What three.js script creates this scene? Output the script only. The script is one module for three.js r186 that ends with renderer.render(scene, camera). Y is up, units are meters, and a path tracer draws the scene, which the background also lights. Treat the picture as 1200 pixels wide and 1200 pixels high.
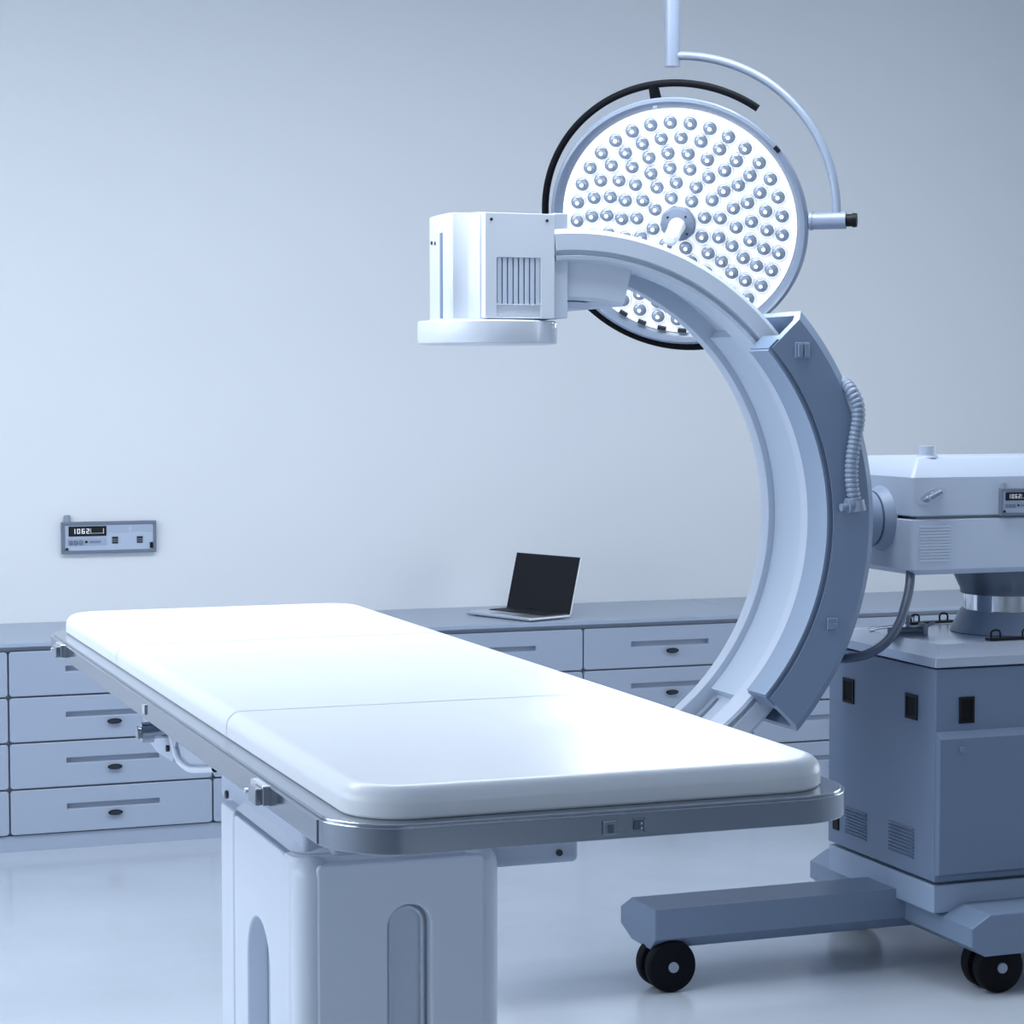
import * as THREE from 'three';
import { RoundedBoxGeometry } from 'three/addons/geometries/RoundedBoxGeometry.js';
import { mergeGeometries, toCreasedNormals, mergeVertices } from 'three/addons/utils/BufferGeometryUtils.js';
import { RectAreaLightUniformsLib } from 'three/addons/lights/RectAreaLightUniformsLib.js';

// ---------------------------------------------------------------- camera, light, exposure
RectAreaLightUniformsLib.init();
const scene = new THREE.Scene();
scene.background = new THREE.Color().setRGB(0.02, 0.025, 0.035);
const FOCAL = 2598.9, PITCH = THREE.MathUtils.degToRad(-3.175), YAW = THREE.MathUtils.degToRad(-20.218), EYE = 1.6;
const camera = new THREE.PerspectiveCamera(2 * Math.atan(600 / FOCAL) * 180 / Math.PI, 1, 0.05, 60);
camera.position.set(0, EYE, 0);
camera.rotation.set(PITCH, YAW, 0, 'YXZ');
camera.updateMatrixWorld(true);

const renderer = new THREE.WebGLRenderer({ antialias: true });
renderer.toneMapping = THREE.LinearToneMapping;
renderer.toneMappingExposure = 0.625;
renderer.shadowMap.enabled = true;

const COOL = new THREE.Color().setRGB(0.91, 0.955, 1.0);
const LIGHT = { window: 3.8, side: 4.4, rear: 3.0, ceiling: 12.5, spot: 0.55 };

// ---------------------------------------------------------------- pixel of the photograph -> point on a plane
const ray = (px, py) => new THREE.Vector3((px - 600) / FOCAL, -(py - 600) / FOCAL, -1).applyQuaternion(camera.quaternion);
const eye = camera.position;
const onX = (px, py, X) => { const d = ray(px, py); return d.multiplyScalar((X - eye.x) / d.x).add(eye); };
const onY = (px, py, Y) => { const d = ray(px, py); return d.multiplyScalar((Y - eye.y) / d.y).add(eye); };
const onZ = (px, py, Z) => { const d = ray(px, py); return d.multiplyScalar((Z - eye.z) / d.z).add(eye); };

// ---------------------------------------------------------------- helpers
let seed = 7;
const rnd = () => { seed = (seed * 16807) % 2147483647; return seed / 2147483647; };
const V = (x, y, z) => new THREE.Vector3(x, y, z);
const taken = {};
function numbered(n) { const k = taken[n] = (taken[n] ?? -1) + 1; return k ? `${n}_${String(k).padStart(3, '0')}` : n; }
function mesh(name, geo, mat, parent = scene, pos) {
  const g = Array.isArray(geo) ? mergeGeometries(geo.map((x) => { const q = x.index ? x.toNonIndexed() : x; if (!q.attributes.uv) q.setAttribute('uv', new THREE.Float32BufferAttribute(new Float32Array(q.attributes.position.count * 2), 2)); return q; })) : geo;
  const o = new THREE.Mesh(g, mat);
  o.name = parent === scene ? numbered(name) : name;
  o.castShadow = o.receiveShadow = true;
  if (pos) o.position.copy(pos);
  parent.add(o);
  return o;
}
function thing(name, label, category, group) {
  const o = new THREE.Group(); o.name = numbered(name); scene.add(o);
  o.userData = { label, category };
  if (group) o.userData.group = group;
  return o;
}
function structure(name, geo, mat, label) {
  const o = mesh(name, geo, mat); o.userData = { kind: 'structure', label }; return o;
}
// box given by its two corners, edges rounded by r
function box(x0, y0, z0, x1, y1, z1, r = 0) {
  const w = Math.abs(x1 - x0), h = Math.abs(y1 - y0), d = Math.abs(z1 - z0);
  const g = r > 0 ? new RoundedBoxGeometry(w, h, d, 3, Math.min(r, w / 2.01, h / 2.01, d / 2.01)) : new THREE.BoxGeometry(w, h, d);
  g.translate((x0 + x1) / 2, (y0 + y1) / 2, (z0 + z1) / 2);
  return g;
}
function cyl(r0, r1, len, axis, at, seg = 32) {           // centred on `at`
  const g = new THREE.CylinderGeometry(r1, r0, len, seg);
  g.applyQuaternion(new THREE.Quaternion().setFromUnitVectors(V(0, 1, 0), axis.clone().normalize()));
  return g.translate(at.x, at.y, at.z);
}
function tube(points, r, seg = 60, rs = 14, closed = false) {
  return new THREE.TubeGeometry(new THREE.CatmullRomCurve3(points, closed, 'centripetal'), seg, r, rs, closed);
}
function lathe(profile, at, seg = 48) {                    // profile [r, y]
  const g = new THREE.LatheGeometry(profile.map(([r, y]) => new THREE.Vector2(r, y)), seg);
  return toCreasedNormals(g.translate(at.x, at.y, at.z), 0.5);
}
function roundRect(x0, y0, x1, y1, r, S = THREE.Shape) {
  const s = new S();
  s.moveTo(x0 + r, y0); s.lineTo(x1 - r, y0); s.absarc(x1 - r, y0 + r, r, -Math.PI / 2, 0);
  s.lineTo(x1, y1 - r); s.absarc(x1 - r, y1 - r, r, 0, Math.PI / 2);
  s.lineTo(x0 + r, y1); s.absarc(x0 + r, y1 - r, r, Math.PI / 2, Math.PI);
  s.lineTo(x0, y0 + r); s.absarc(x0 + r, y0 + r, r, Math.PI, Math.PI * 1.5);
  return s;
}
function extrude(shape, depth, bevel = 0, curve = 12, bevelSegments = 2) {
  return new THREE.ExtrudeGeometry(shape, { depth: depth - 2 * bevel, bevelEnabled: bevel > 0, bevelSize: bevel, bevelThickness: bevel, bevelOffset: -bevel, bevelSegments, curveSegments: curve }).translate(0, 0, bevel);
}
// polygon given as [a, b] extruded along X (a = z, b = y) between X0 and X1
function prismX(poly, X0, X1, bevel = 0.004) {
  const s = new THREE.Shape(poly.map(([z, y]) => new THREE.Vector2(-z, y)));
  const g = extrude(s, X1 - X0, bevel); g.rotateY(Math.PI / 2); return g.translate(X0, 0, 0);
}
function prismZ(poly, Z0, Z1, bevel = 0.004) {             // a = x, b = y
  const g = extrude(new THREE.Shape(poly.map(([x, y]) => new THREE.Vector2(x, y))), Z1 - Z0, bevel); return g.translate(0, 0, Z0);
}
function prismY(poly, Y0, Y1, bevel = 0.004) {             // a = x, b = z
  const g = extrude(new THREE.Shape(poly.map(([x, z]) => new THREE.Vector2(x, -z))), Y1 - Y0, bevel); g.rotateX(-Math.PI / 2); return g.translate(0, Y0, 0);
}
// closed profile [radius, z] swept round an axis parallel to Z through (cx, cy), from angle a0 to a1 (degrees)
function sweep(profile, cx, cy, a0, a1, seg = 72) {
  const n = profile.length, pos = [], idx = [];
  for (let i = 0; i <= seg; i++) {
    const a = THREE.MathUtils.degToRad(a0 + (a1 - a0) * i / seg), c = Math.cos(a), s = Math.sin(a);
    for (const [r, z] of profile) pos.push(cx + r * c, cy + r * s, z);
  }
  const area = THREE.ShapeUtils.area(profile.map(([r, z]) => new THREE.Vector2(r, z)));
  const flip = (area > 0) !== (a1 > a0);
  const tri = (a, b, c) => flip ? idx.push(a, c, b) : idx.push(a, b, c);
  for (let i = 0; i < seg; i++) for (let k = 0; k < n; k++) {
    const a = i * n + k, b = i * n + (k + 1) % n, c = a + n, d = b + n;
    tri(a, b, c); tri(b, d, c);
  }
  const caps = THREE.ShapeUtils.triangulateShape(profile.map(([r, z]) => new THREE.Vector2(r, z)), []);
  const cw = area > 0;
  for (const [p, q, r] of caps) { cw !== flip ? idx.push(p, r, q) : idx.push(p, q, r); const o = seg * n; cw !== flip ? idx.push(o + p, o + q, o + r) : idx.push(o + p, o + r, o + q); }
  const g = new THREE.BufferGeometry();
  g.setAttribute('position', new THREE.Float32BufferAttribute(pos, 3)); g.setIndex(idx);
  const out = toCreasedNormals(g, 0.45);
  out.setAttribute('uv', new THREE.Float32BufferAttribute(new Float32Array(out.attributes.position.count * 2), 2));
  return out;
}
// smooth value noise in a DataTexture
function noiseTexture(size, octaves, lo, hi, base = 8, stretch = 1) {
  const data = new Uint8Array(size * size * 4), grids = [];
  for (let o = 0; o < octaves; o++) { const nx = base << o, ny = Math.max(1, Math.round(nx * stretch)); grids.push({ nx, ny, v: Float32Array.from({ length: nx * ny }, rnd) }); }
  for (let y = 0; y < size; y++) for (let x = 0; x < size; x++) {
    let s = 0, w = 0;
    grids.forEach(({ nx, ny, v }, o) => {
      const fx = x / size * nx, fy = y / size * ny, ix = Math.floor(fx), iy = Math.floor(fy), tx = fx - ix, ty = fy - iy;
      const sx = tx * tx * (3 - 2 * tx), sy = ty * ty * (3 - 2 * ty), at = (i, j) => v[(j % ny) * nx + (i % nx)];
      const a = 1 / (1 << o);
      s += a * ((at(ix, iy) * (1 - sx) + at(ix + 1, iy) * sx) * (1 - sy) + (at(ix, iy + 1) * (1 - sx) + at(ix + 1, iy + 1) * sx) * sy); w += a;
    });
    const q = Math.round(lo + (hi - lo) * s / w), i = (y * size + x) * 4;
    data[i] = data[i + 1] = data[i + 2] = q; data[i + 3] = 255;
  }
  const t = new THREE.DataTexture(data, size, size); t.wrapS = t.wrapT = THREE.RepeatWrapping; t.magFilter = THREE.LinearFilter; t.minFilter = THREE.LinearMipmapLinearFilter; t.generateMipmaps = true; t.needsUpdate = true;
  return t;
}

// ---------------------------------------------------------------- materials
const lin = (r, g, b) => new THREE.Color().setRGB(r, g, b);
const paint = (r, g, b, rough = 0.35, extra = {}) => new THREE.MeshPhysicalMaterial({ color: lin(r, g, b), roughness: rough, ...extra });
const fineGrain = noiseTexture(256, 4, 90, 165, 16);
const wallGrain = fineGrain.clone(); wallGrain.repeat.set(6, 3);
const floorCloud = noiseTexture(512, 5, 228, 255, 5); floorCloud.colorSpace = THREE.SRGBColorSpace;
const floorRough = noiseTexture(256, 4, 26, 52, 6);
const brush = noiseTexture(256, 3, 60, 120, 4, 40);
const M = {
  wall: new THREE.MeshStandardMaterial({ color: lin(0.765, 0.80, 0.845), roughness: 0.75, bumpMap: wallGrain, bumpScale: 0.0006 }),
  ceiling: paint(0.70, 0.74, 0.79, 0.9),
  floor: new THREE.MeshPhysicalMaterial({ color: lin(0.57, 0.635, 0.73), roughness: 1, roughnessMap: floorRough, map: floorCloud, specularIntensity: 1 }),
  pad: paint(0.75, 0.81, 0.885, 0.33),
  steel: new THREE.MeshPhysicalMaterial({ color: lin(0.38, 0.42, 0.485), metalness: 1, roughness: 0.15 }),
  lidSteel: new THREE.MeshPhysicalMaterial({ color: lin(0.55, 0.62, 0.74), metalness: 0.6, roughness: 0.25 }),
  chrome: new THREE.MeshPhysicalMaterial({ color: lin(0.78, 0.81, 0.85), metalness: 1, roughness: 0.07 }),
  baseShell: paint(0.63, 0.70, 0.81, 0.4),
  frame: paint(0.42, 0.49, 0.62, 0.45),
  head: paint(0.66, 0.72, 0.81, 0.3, { clearcoat: 0.4, clearcoatRoughness: 0.15 }),
  arc: paint(0.56, 0.635, 0.75, 0.42),
  arcPlate: paint(0.52, 0.61, 0.74, 0.4),
  sleeve: paint(0.175, 0.24, 0.355, 0.42),
  liner: paint(0.27, 0.35, 0.48, 0.45),
  housing: paint(0.53, 0.61, 0.74, 0.4),
  cabinet: paint(0.14, 0.195, 0.295, 0.42),
  cart: paint(0.165, 0.225, 0.33, 0.4),
  darkMetal: paint(0.10, 0.13, 0.18, 0.3, { metalness: 0.4 }),
  grey: paint(0.27, 0.32, 0.40, 0.5),
  hose: paint(0.20, 0.26, 0.36, 0.4),
  cable: paint(0.05, 0.075, 0.125, 0.5),
  black: paint(0.005, 0.006, 0.009, 0.45, { specularIntensity: 0.4 }),
  rubber: paint(0.0035, 0.0045, 0.007, 0.55, { specularIntensity: 0.22 }),
  screw: paint(0.03, 0.04, 0.055, 0.4, { metalness: 0.5 }),
  drawer: paint(0.335, 0.40, 0.515, 0.4),
  worktop: paint(0.34, 0.41, 0.525, 0.3),
  laptop: new THREE.MeshPhysicalMaterial({ color: lin(0.62, 0.66, 0.72), metalness: 0.85, roughness: 0.3 }),
  screen: paint(0.006, 0.008, 0.012, 0.45, { specularIntensity: 0.4 }),
  keys: paint(0.012, 0.014, 0.018, 0.55),
  lampShell: paint(0.21, 0.26, 0.35, 0.3, { clearcoat: 0.5, clearcoatRoughness: 0.15 }),
  lampPlate: new THREE.MeshStandardMaterial({ color: lin(0.85, 0.88, 0.92), roughness: 0.5, emissive: lin(0.92, 0.96, 1), emissiveIntensity: 0.95 }),
  lensRim: paint(0.34, 0.38, 0.45, 0.4),
  lens: new THREE.MeshPhysicalMaterial({ color: lin(0.29, 0.345, 0.43), roughness: 0.16, metalness: 0.5, emissive: lin(0.8, 0.9, 1), emissiveIntensity: 0.08 }),
  lensDot: new THREE.MeshStandardMaterial({ color: lin(0.9, 0.9, 0.9), emissive: lin(0.95, 0.98, 1), emissiveIntensity: 2.2 }),
  handle: paint(0.9, 0.92, 0.95, 0.3),
  glow: new THREE.MeshStandardMaterial({ color: lin(0.9, 0.9, 0.9), emissive: lin(0.86, 0.93, 1), emissiveIntensity: 1.6 }),
  panelFace: paint(0.46, 0.54, 0.68, 0.5),
  panelFrame: paint(0.16, 0.20, 0.28, 0.45),
};

// ================================================================ the room
const WALL_Z = -8.34, LEFT_X = -2.6, RIGHT_X = 6.4, REAR_Z = 7.0, TOP = 3.3;
{
  structure('floor', (() => { const g = box(LEFT_X - 0.2, -0.1, WALL_Z - 0.2, RIGHT_X + 0.2, 0, REAR_Z + 0.2); const p = g.attributes.position, uv = g.attributes.uv; for (let i = 0; i < p.count; i++) uv.setXY(i, p.getX(i) / 2.4, p.getZ(i) / 2.4); return g; })(), M.floor, 'pale blue grey polished floor');
  structure('ceiling', box(LEFT_X - 0.2, TOP, WALL_Z - 0.2, RIGHT_X + 0.2, TOP + 0.1, REAR_Z + 0.2), M.ceiling, 'plain pale ceiling');
  structure('wall_back', box(LEFT_X - 0.2, 0, WALL_Z - 0.15, RIGHT_X + 0.2, TOP, WALL_Z), M.wall, 'plain pale blue wall behind the drawer units');
  // left wall with a long frosted window
  const z0 = -6.6, z1 = -1.7, y0 = 0.75, y1 = 2.35;
  structure('wall_left', [box(LEFT_X - 0.15, 0, WALL_Z, LEFT_X, y0, REAR_Z), box(LEFT_X - 0.15, y1, WALL_Z, LEFT_X, TOP, REAR_Z), box(LEFT_X - 0.15, y0, WALL_Z, LEFT_X, y1, z0), box(LEFT_X - 0.15, y0, z1, LEFT_X, y1, REAR_Z)], M.wall, 'side wall with a long frosted window');
  const win = new THREE.Group(); win.name = 'window_1'; win.userData = { kind: 'structure', label: 'long frosted daylight window' }; scene.add(win);
  mesh('window_frame', [box(LEFT_X - 0.1, y0, z0, LEFT_X + 0.02, y0 + 0.05, z1), box(LEFT_X - 0.1, y1 - 0.05, z0, LEFT_X + 0.02, y1, z1), box(LEFT_X - 0.1, y0 + 0.05, z0, LEFT_X + 0.02, y1 - 0.05, z0 + 0.05), box(LEFT_X - 0.1, y0 + 0.05, z1 - 0.05, LEFT_X + 0.02, y1 - 0.05, z1)], M.frame, win);
  for (let k = 0; k < 4; k++) { const a = z0 + 0.05 + k * 1.2, b = a + 1.2; mesh('pane', box(LEFT_X - 0.06, y0 + 0.05, a + 0.02, LEFT_X - 0.05, y1 - 0.05, b - 0.02), M.glow, win); }
  for (let k = 0; k < 4; k++) {
    const l = new THREE.RectAreaLight(COOL, LIGHT.window, 1.15, 1.5); l.position.set(LEFT_X - 0.03, 1.55, z0 + 0.05 + (k + 0.5) * 1.2); l.lookAt(10, 1.55, l.position.z); scene.add(l);
  }
}
{ // wall behind the camera with an added, unseen window: soft fill for everything that faces this way
  const x0 = -0.6, x1 = 4.8, y0 = 1.5, y1 = 2.75, Z = REAR_Z;
  structure('wall_front', [box(LEFT_X, 0, Z, RIGHT_X, y0, Z + 0.15), box(LEFT_X, y1, Z, RIGHT_X, TOP, Z + 0.15), box(LEFT_X, y0, Z, x0, y1, Z + 0.15), box(x1, y0, Z, RIGHT_X, y1, Z + 0.15)], M.wall, 'pale blue wall with an added fill light window');
  const win = new THREE.Group(); win.name = 'window_3'; win.userData = { kind: 'structure', label: 'high frosted window added as fill light' }; scene.add(win);
  mesh('window_frame', [box(x0, y0, Z - 0.02, x1, y0 + 0.05, Z + 0.1), box(x0, y1 - 0.05, Z - 0.02, x1, y1, Z + 0.1), box(x0, y0 + 0.05, Z - 0.02, x0 + 0.05, y1 - 0.05, Z + 0.1), box(x1 - 0.05, y0 + 0.05, Z - 0.02, x1, y1 - 0.05, Z + 0.1)], M.frame, win);
  const w = (x1 - x0 - 0.1) / 4;
  for (let k = 0; k < 4; k++) {
    const a = x0 + 0.05 + k * w; mesh('pane', box(a + 0.02, y0 + 0.05, Z + 0.05, a + w - 0.02, y1 - 0.05, Z + 0.06), M.glow, win);
    const l = new THREE.RectAreaLight(COOL, LIGHT.rear, w - 0.06, 1.13); l.position.set(a + w / 2, (y0 + y1) / 2, Z + 0.03); l.rotation.set(0, 0, 0); scene.add(l);
  }
}
{ // right wall with a smaller frosted window, mirrored in the chrome column and the steel rim
  const z0 = -6.2, z1 = -3.6, y0 = 0.55, y1 = 2.15, X = RIGHT_X;
  structure('wall_right', [box(X, 0, WALL_Z, X + 0.15, y0, REAR_Z), box(X, y1, WALL_Z, X + 0.15, TOP, REAR_Z), box(X, y0, WALL_Z, X + 0.15, y1, z0), box(X, y0, z1, X + 0.15, y1, REAR_Z)], M.wall, 'side wall with a small frosted window');
  const win = new THREE.Group(); win.name = 'window_2'; win.userData = { kind: 'structure', label: 'small frosted daylight window' }; scene.add(win);
  mesh('window_frame', [box(X - 0.02, y0, z0, X + 0.1, y0 + 0.05, z1), box(X - 0.02, y1 - 0.05, z0, X + 0.1, y1, z1), box(X - 0.02, y0 + 0.05, z0, X + 0.1, y1 - 0.05, z0 + 0.05), box(X - 0.02, y0 + 0.05, z1 - 0.05, X + 0.1, y1 - 0.05, z1)], M.frame, win);
  for (let k = 0; k < 2; k++) {
    const a = z0 + 0.05 + k * 1.25, b = a + 1.25; mesh('pane', box(X + 0.05, y0 + 0.05, a + 0.02, X + 0.06, y1 - 0.05, b - 0.02), M.glow, win);
    const l = new THREE.RectAreaLight(COOL, LIGHT.side, 1.2, 1.48); l.position.set(X + 0.03, (y0 + y1) / 2, (a + b) / 2); l.lookAt(-10, l.position.y, l.position.z); scene.add(l);
  }
}
// long ceiling luminaires above the middle of the room, out of the frame
for (const [x, z] of [[-0.3, -5.2], [2.15, -5.2]]) {
  const t = thing('ceiling_luminaire', x < 0 ? 'flat long white ceiling luminaire next to the long side window' : 'flat long white ceiling luminaire above the scanner head', 'ceiling light', 'ceiling luminaires');
  t.position.set(x, TOP, z);
  const w = 1.15, d = 0.58;
  mesh('trim', [box(-w, -0.05, -d, w, 0, -d + 0.04), box(-w, -0.05, d - 0.04, w, 0, d), box(-w, -0.05, -d + 0.04, -w + 0.04, 0, d - 0.04), box(w - 0.04, -0.05, -d + 0.04, w, 0, d - 0.04)], M.housing, t);
  mesh('diffuser', box(-w + 0.04, -0.03, -d + 0.04, w - 0.04, -0.005, d - 0.04), M.glow, t);
  const l = new THREE.RectAreaLight(COOL, LIGHT.ceiling, 2 * w - 0.1, 2 * d - 0.1); l.position.set(x, TOP - 0.04, z); l.rotation.set(-Math.PI / 2, 0, 0); scene.add(l);
}

// ================================================================ drawer units along the wall
const FRONT_Z = -7.708, UNIT_W = 0.7105, UNIT_X0 = 0.284, ROWS = [0.700, 0.539, 0.380, 0.218, 0.058];
{
  const gap = 0.0028;
  const fronts = ROWS.slice(0, 4).map((top, i) => {
    const y0 = ROWS[i + 1] + gap, y1 = top - gap, mid = (top + ROWS[i + 1]) / 2;
    const s = roundRect(gap, y0, UNIT_W - gap, y1, 0.012);
    const h = roundRect(0.196, mid + 0.003, 0.520, mid + 0.021, 0.001, THREE.Path); s.holes.push(h);
    return { g: extrude(s, 0.022, 0.003, 6), mid };
  });
  const lockG = new THREE.CylinderGeometry(1, 1, 1, 24).rotateX(Math.PI / 2).scale(0.021, 0.0075, 0.022);
  const lockRimG = new THREE.TorusGeometry(1, 0.16, 8, 28).scale(0.0225, 0.0085, 0.012);
  const panG = [box(0.192, 0.0005, -0.006, 0.524, 0.0235, 0.003)];
  const where = ['at the bare end of the worktop farthest from the laptop', 'directly under the wall control panel', 'mostly behind the table, next to the one under the wall panel', 'directly under the open laptop', 'with oval locks, next to the one under the laptop', 'half hidden between the arc sleeve and the wheeled cabinet', 'behind the lid of the wheeled cabinet', 'behind the chrome column of the machine'];
  for (let u = 0; u < 8; u++) {
    const t = thing('drawer_unit', `four-drawer unit ${where[u]}`, 'drawer unit', 'drawer units along the wall');
    t.position.set(UNIT_X0 + u * UNIT_W, 0, FRONT_Z);
    mesh('carcass', [box(0, 0.058, -0.58, UNIT_W, 0.70, -0.03)], M.drawer, t);
    mesh('plinth', box(0, 0, -0.56, UNIT_W, 0.056, -0.012), M.drawer, t);
    for (const { g, mid } of fronts) {
      const d = mesh('drawer', g, M.drawer, t, V(0, 0, -0.022));
      mesh('finger_recess', panG, M.drawer, d, V(0, mid, 0));
      const lock = mesh('oval_lock', lockG, M.screw, d, V(UNIT_W / 2 + 0.006, mid - 0.0165, 0.027));
      mesh('lock_rim', lockRimG, M.black, d, V(UNIT_W / 2 + 0.006, mid - 0.0165, 0.036));
    }
  }
  const seam = UNIT_X0 + 5 * UNIT_W + 0.02;
  for (const [a, b, label] of [[UNIT_X0, seam - 0.0015, 'pale blue worktop carrying the laptop'], [seam + 0.0015, UNIT_X0 + 8 * UNIT_W, 'pale blue worktop length behind the wheeled machine']]) {
    const t = mesh('worktop', box(a, 0.713, WALL_Z, b, 0.731, FRONT_Z + 0.012, 0.004), M.worktop);
    t.userData = { label, category: 'worktop' };
  }
  const f = mesh('worktop_support_strip', box(UNIT_X0, 0.700, WALL_Z + 0.02, UNIT_X0 + 8 * UNIT_W, 0.713, FRONT_Z - 0.02), M.drawer);
  f.userData = { label: 'thin recessed strip between worktop and drawer units', category: 'strip' };
}

// ================================================================ control panels
const SEG = { 0: 'abcdef', 1: 'bc', 2: 'abged', 3: 'abgcd', 6: 'afgedc' };
function displayTexture() {
  const c = document.createElement('canvas'); c.width = 512; c.height = 128; const x = c.getContext('2d');
  x.fillStyle = '#0b1018'; x.fillRect(0, 0, 512, 128);
  const digit = (n, ox, dim) => {
    const on = SEG[n], w = 44, h = 84, oy = 22, t = 12; x.fillStyle = dim ? '#8fa0b8' : '#f4f9ff';
    const R = { a: [ox, oy, w, t], g: [ox, oy + h / 2 - t / 2, w, t], d: [ox, oy + h - t, w, t], f: [ox, oy, t, h / 2], e: [ox, oy + h / 2, t, h / 2], b: [ox + w - t, oy, t, h / 2], c: [ox + w - t, oy + h / 2, t, h / 2] };
    for (const s of on) x.fillRect(...R[s]);
  };
  digit(1, 34, false); digit(0, 104, false); digit(6, 172, false); digit(2, 240, false);
  x.fillStyle = '#e8f0fa'; x.fillRect(300, 20, 7, 90); x.fillRect(488, 20, 8, 90); x.fillRect(312, 100, 184, 5);
  x.fillStyle = '#04060a'; x.fillRect(314, 20, 160, 74);
  const t = new THREE.CanvasTexture(c); t.colorSpace = THREE.SRGBColorSpace; return t;
}
function scribbleTexture() {
  const c = document.createElement('canvas'); c.width = 256; c.height = 64; const x = c.getContext('2d');
  x.fillStyle = '#8c9cb6'; x.fillRect(0, 0, 256, 64); x.strokeStyle = '#586885'; x.lineWidth = 9; x.beginPath();
  for (let i = 0; i <= 40; i++) x.lineTo(20 + i * 5.3, 32 + 12 * Math.sin(i * 1.7) * Math.cos(i * 0.6)); x.stroke();
  const t = new THREE.CanvasTexture(c); t.colorSpace = THREE.SRGBColorSpace; return t;
}
const displayMap = displayTexture();
M.display = new THREE.MeshStandardMaterial({ color: lin(1, 1, 1), map: displayMap, roughness: 0.3, emissive: lin(1, 1, 1), emissiveMap: displayMap, emissiveIntensity: 0.35 });
M.scribble = new THREE.MeshStandardMaterial({ map: scribbleTexture(), roughness: 0.6 });
const PW = 0.355, PH = 0.119;                               // panel local: x right, y up, front +z, origin at lower left of the back
function controlPanel(parent) {
  const p = (name, g, m, owner = parent) => mesh(name, g, m, owner);
  p('back_box', box(0, 0, 0, PW, PH, 0.018, 0.003), M.panelFrame);
  p('frame', [box(0, 0, 0.018, PW, 0.012, 0.026, 0.002), box(0, PH - 0.012, 0.018, PW, PH, 0.026, 0.002), box(0, 0.012, 0.018, 0.012, PH - 0.012, 0.026, 0.002), box(PW - 0.012, 0.012, 0.018, PW, PH - 0.012, 0.026, 0.002)], M.panelFrame);
  const face = p('face_plate', box(0.012, 0.012, 0.018, PW - 0.012, PH - 0.012, 0.021), M.panelFace);
  p('display_bezel', [box(0.026, 0.066, 0.021, 0.166, 0.070, 0.026), box(0.026, 0.098, 0.021, 0.166, 0.102, 0.026), box(0.026, 0.070, 0.021, 0.031, 0.098, 0.026), box(0.161, 0.070, 0.021, 0.166, 0.098, 0.026)], M.black, face);
  p('digital_display', (() => { const g = new THREE.PlaneGeometry(0.13, 0.028); return g.translate(0.096, 0.084, 0.0225); })(), M.display, face);
  p('button_strip', box(0.022, 0.030, 0.021, 0.168, 0.058, 0.0225), paintOnce('strip', 0.36, 0.43, 0.55), face);
  for (let k = 0; k < 3; k++) p('button', box(0.026 + k * 0.019, 0.034, 0.0225, 0.040 + k * 0.019, 0.050, 0.028, 0.002), M.panelFrame);
  p('indicator_dot', cyl(0.0045, 0.0045, 0.008, V(0, 0, 1), V(0.091, 0.044, 0.024), 16), M.black);
  p('printed_tag', new THREE.PlaneGeometry(0.046, 0.013).translate(0.124, 0.043, 0.0229), M.scribble, face);
  for (const x of [0.188, 0.281]) { const gr = p('socket_grid', box(x, 0.036, 0.021, x + 0.022, 0.061, 0.025, 0.001), M.screw); p('socket_bar', [0, 1].map((k) => box(x, 0.0425 + k * 0.0075, 0.025, x + 0.022, 0.0445 + k * 0.0075, 0.0262)), M.grey, gr); }
  p('name_plate', [box(0.178, 0.078, 0.021, 0.252, 0.102, 0.022), box(0.262, 0.078, 0.021, 0.338, 0.102, 0.022)], paintOnce('plate', 0.40, 0.47, 0.60), face);
  p('rocker_switch', box(0.330, 0.016, 0.021, 0.341, 0.038, 0.029, 0.002), M.black);
  p('screw', cyl(0.005, 0.005, 0.006, V(0, 0, 1), V(0.019, 0.018, 0.026), 16), M.black);
  p('top_knob', [cyl(0.013, 0.013, 0.02, V(0, 1, 0), V(0.022, PH + 0.010, 0.011), 20), cyl(0.011, 0.011, 0.006, V(0, 1, 0), V(0.022, PH + 0.022, 0.011), 20)], M.grey);
}
const onceCache = {};
function paintOnce(k, r, g, b) { return onceCache[k] ??= paint(r, g, b, 0.5); }
{
  const t = thing('control_panel', 'grey framed control panel with lit digits mounted on the wall', 'control panel');
  t.position.set(1.275, 0.985, WALL_Z);
  controlPanel(t);
}

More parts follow.
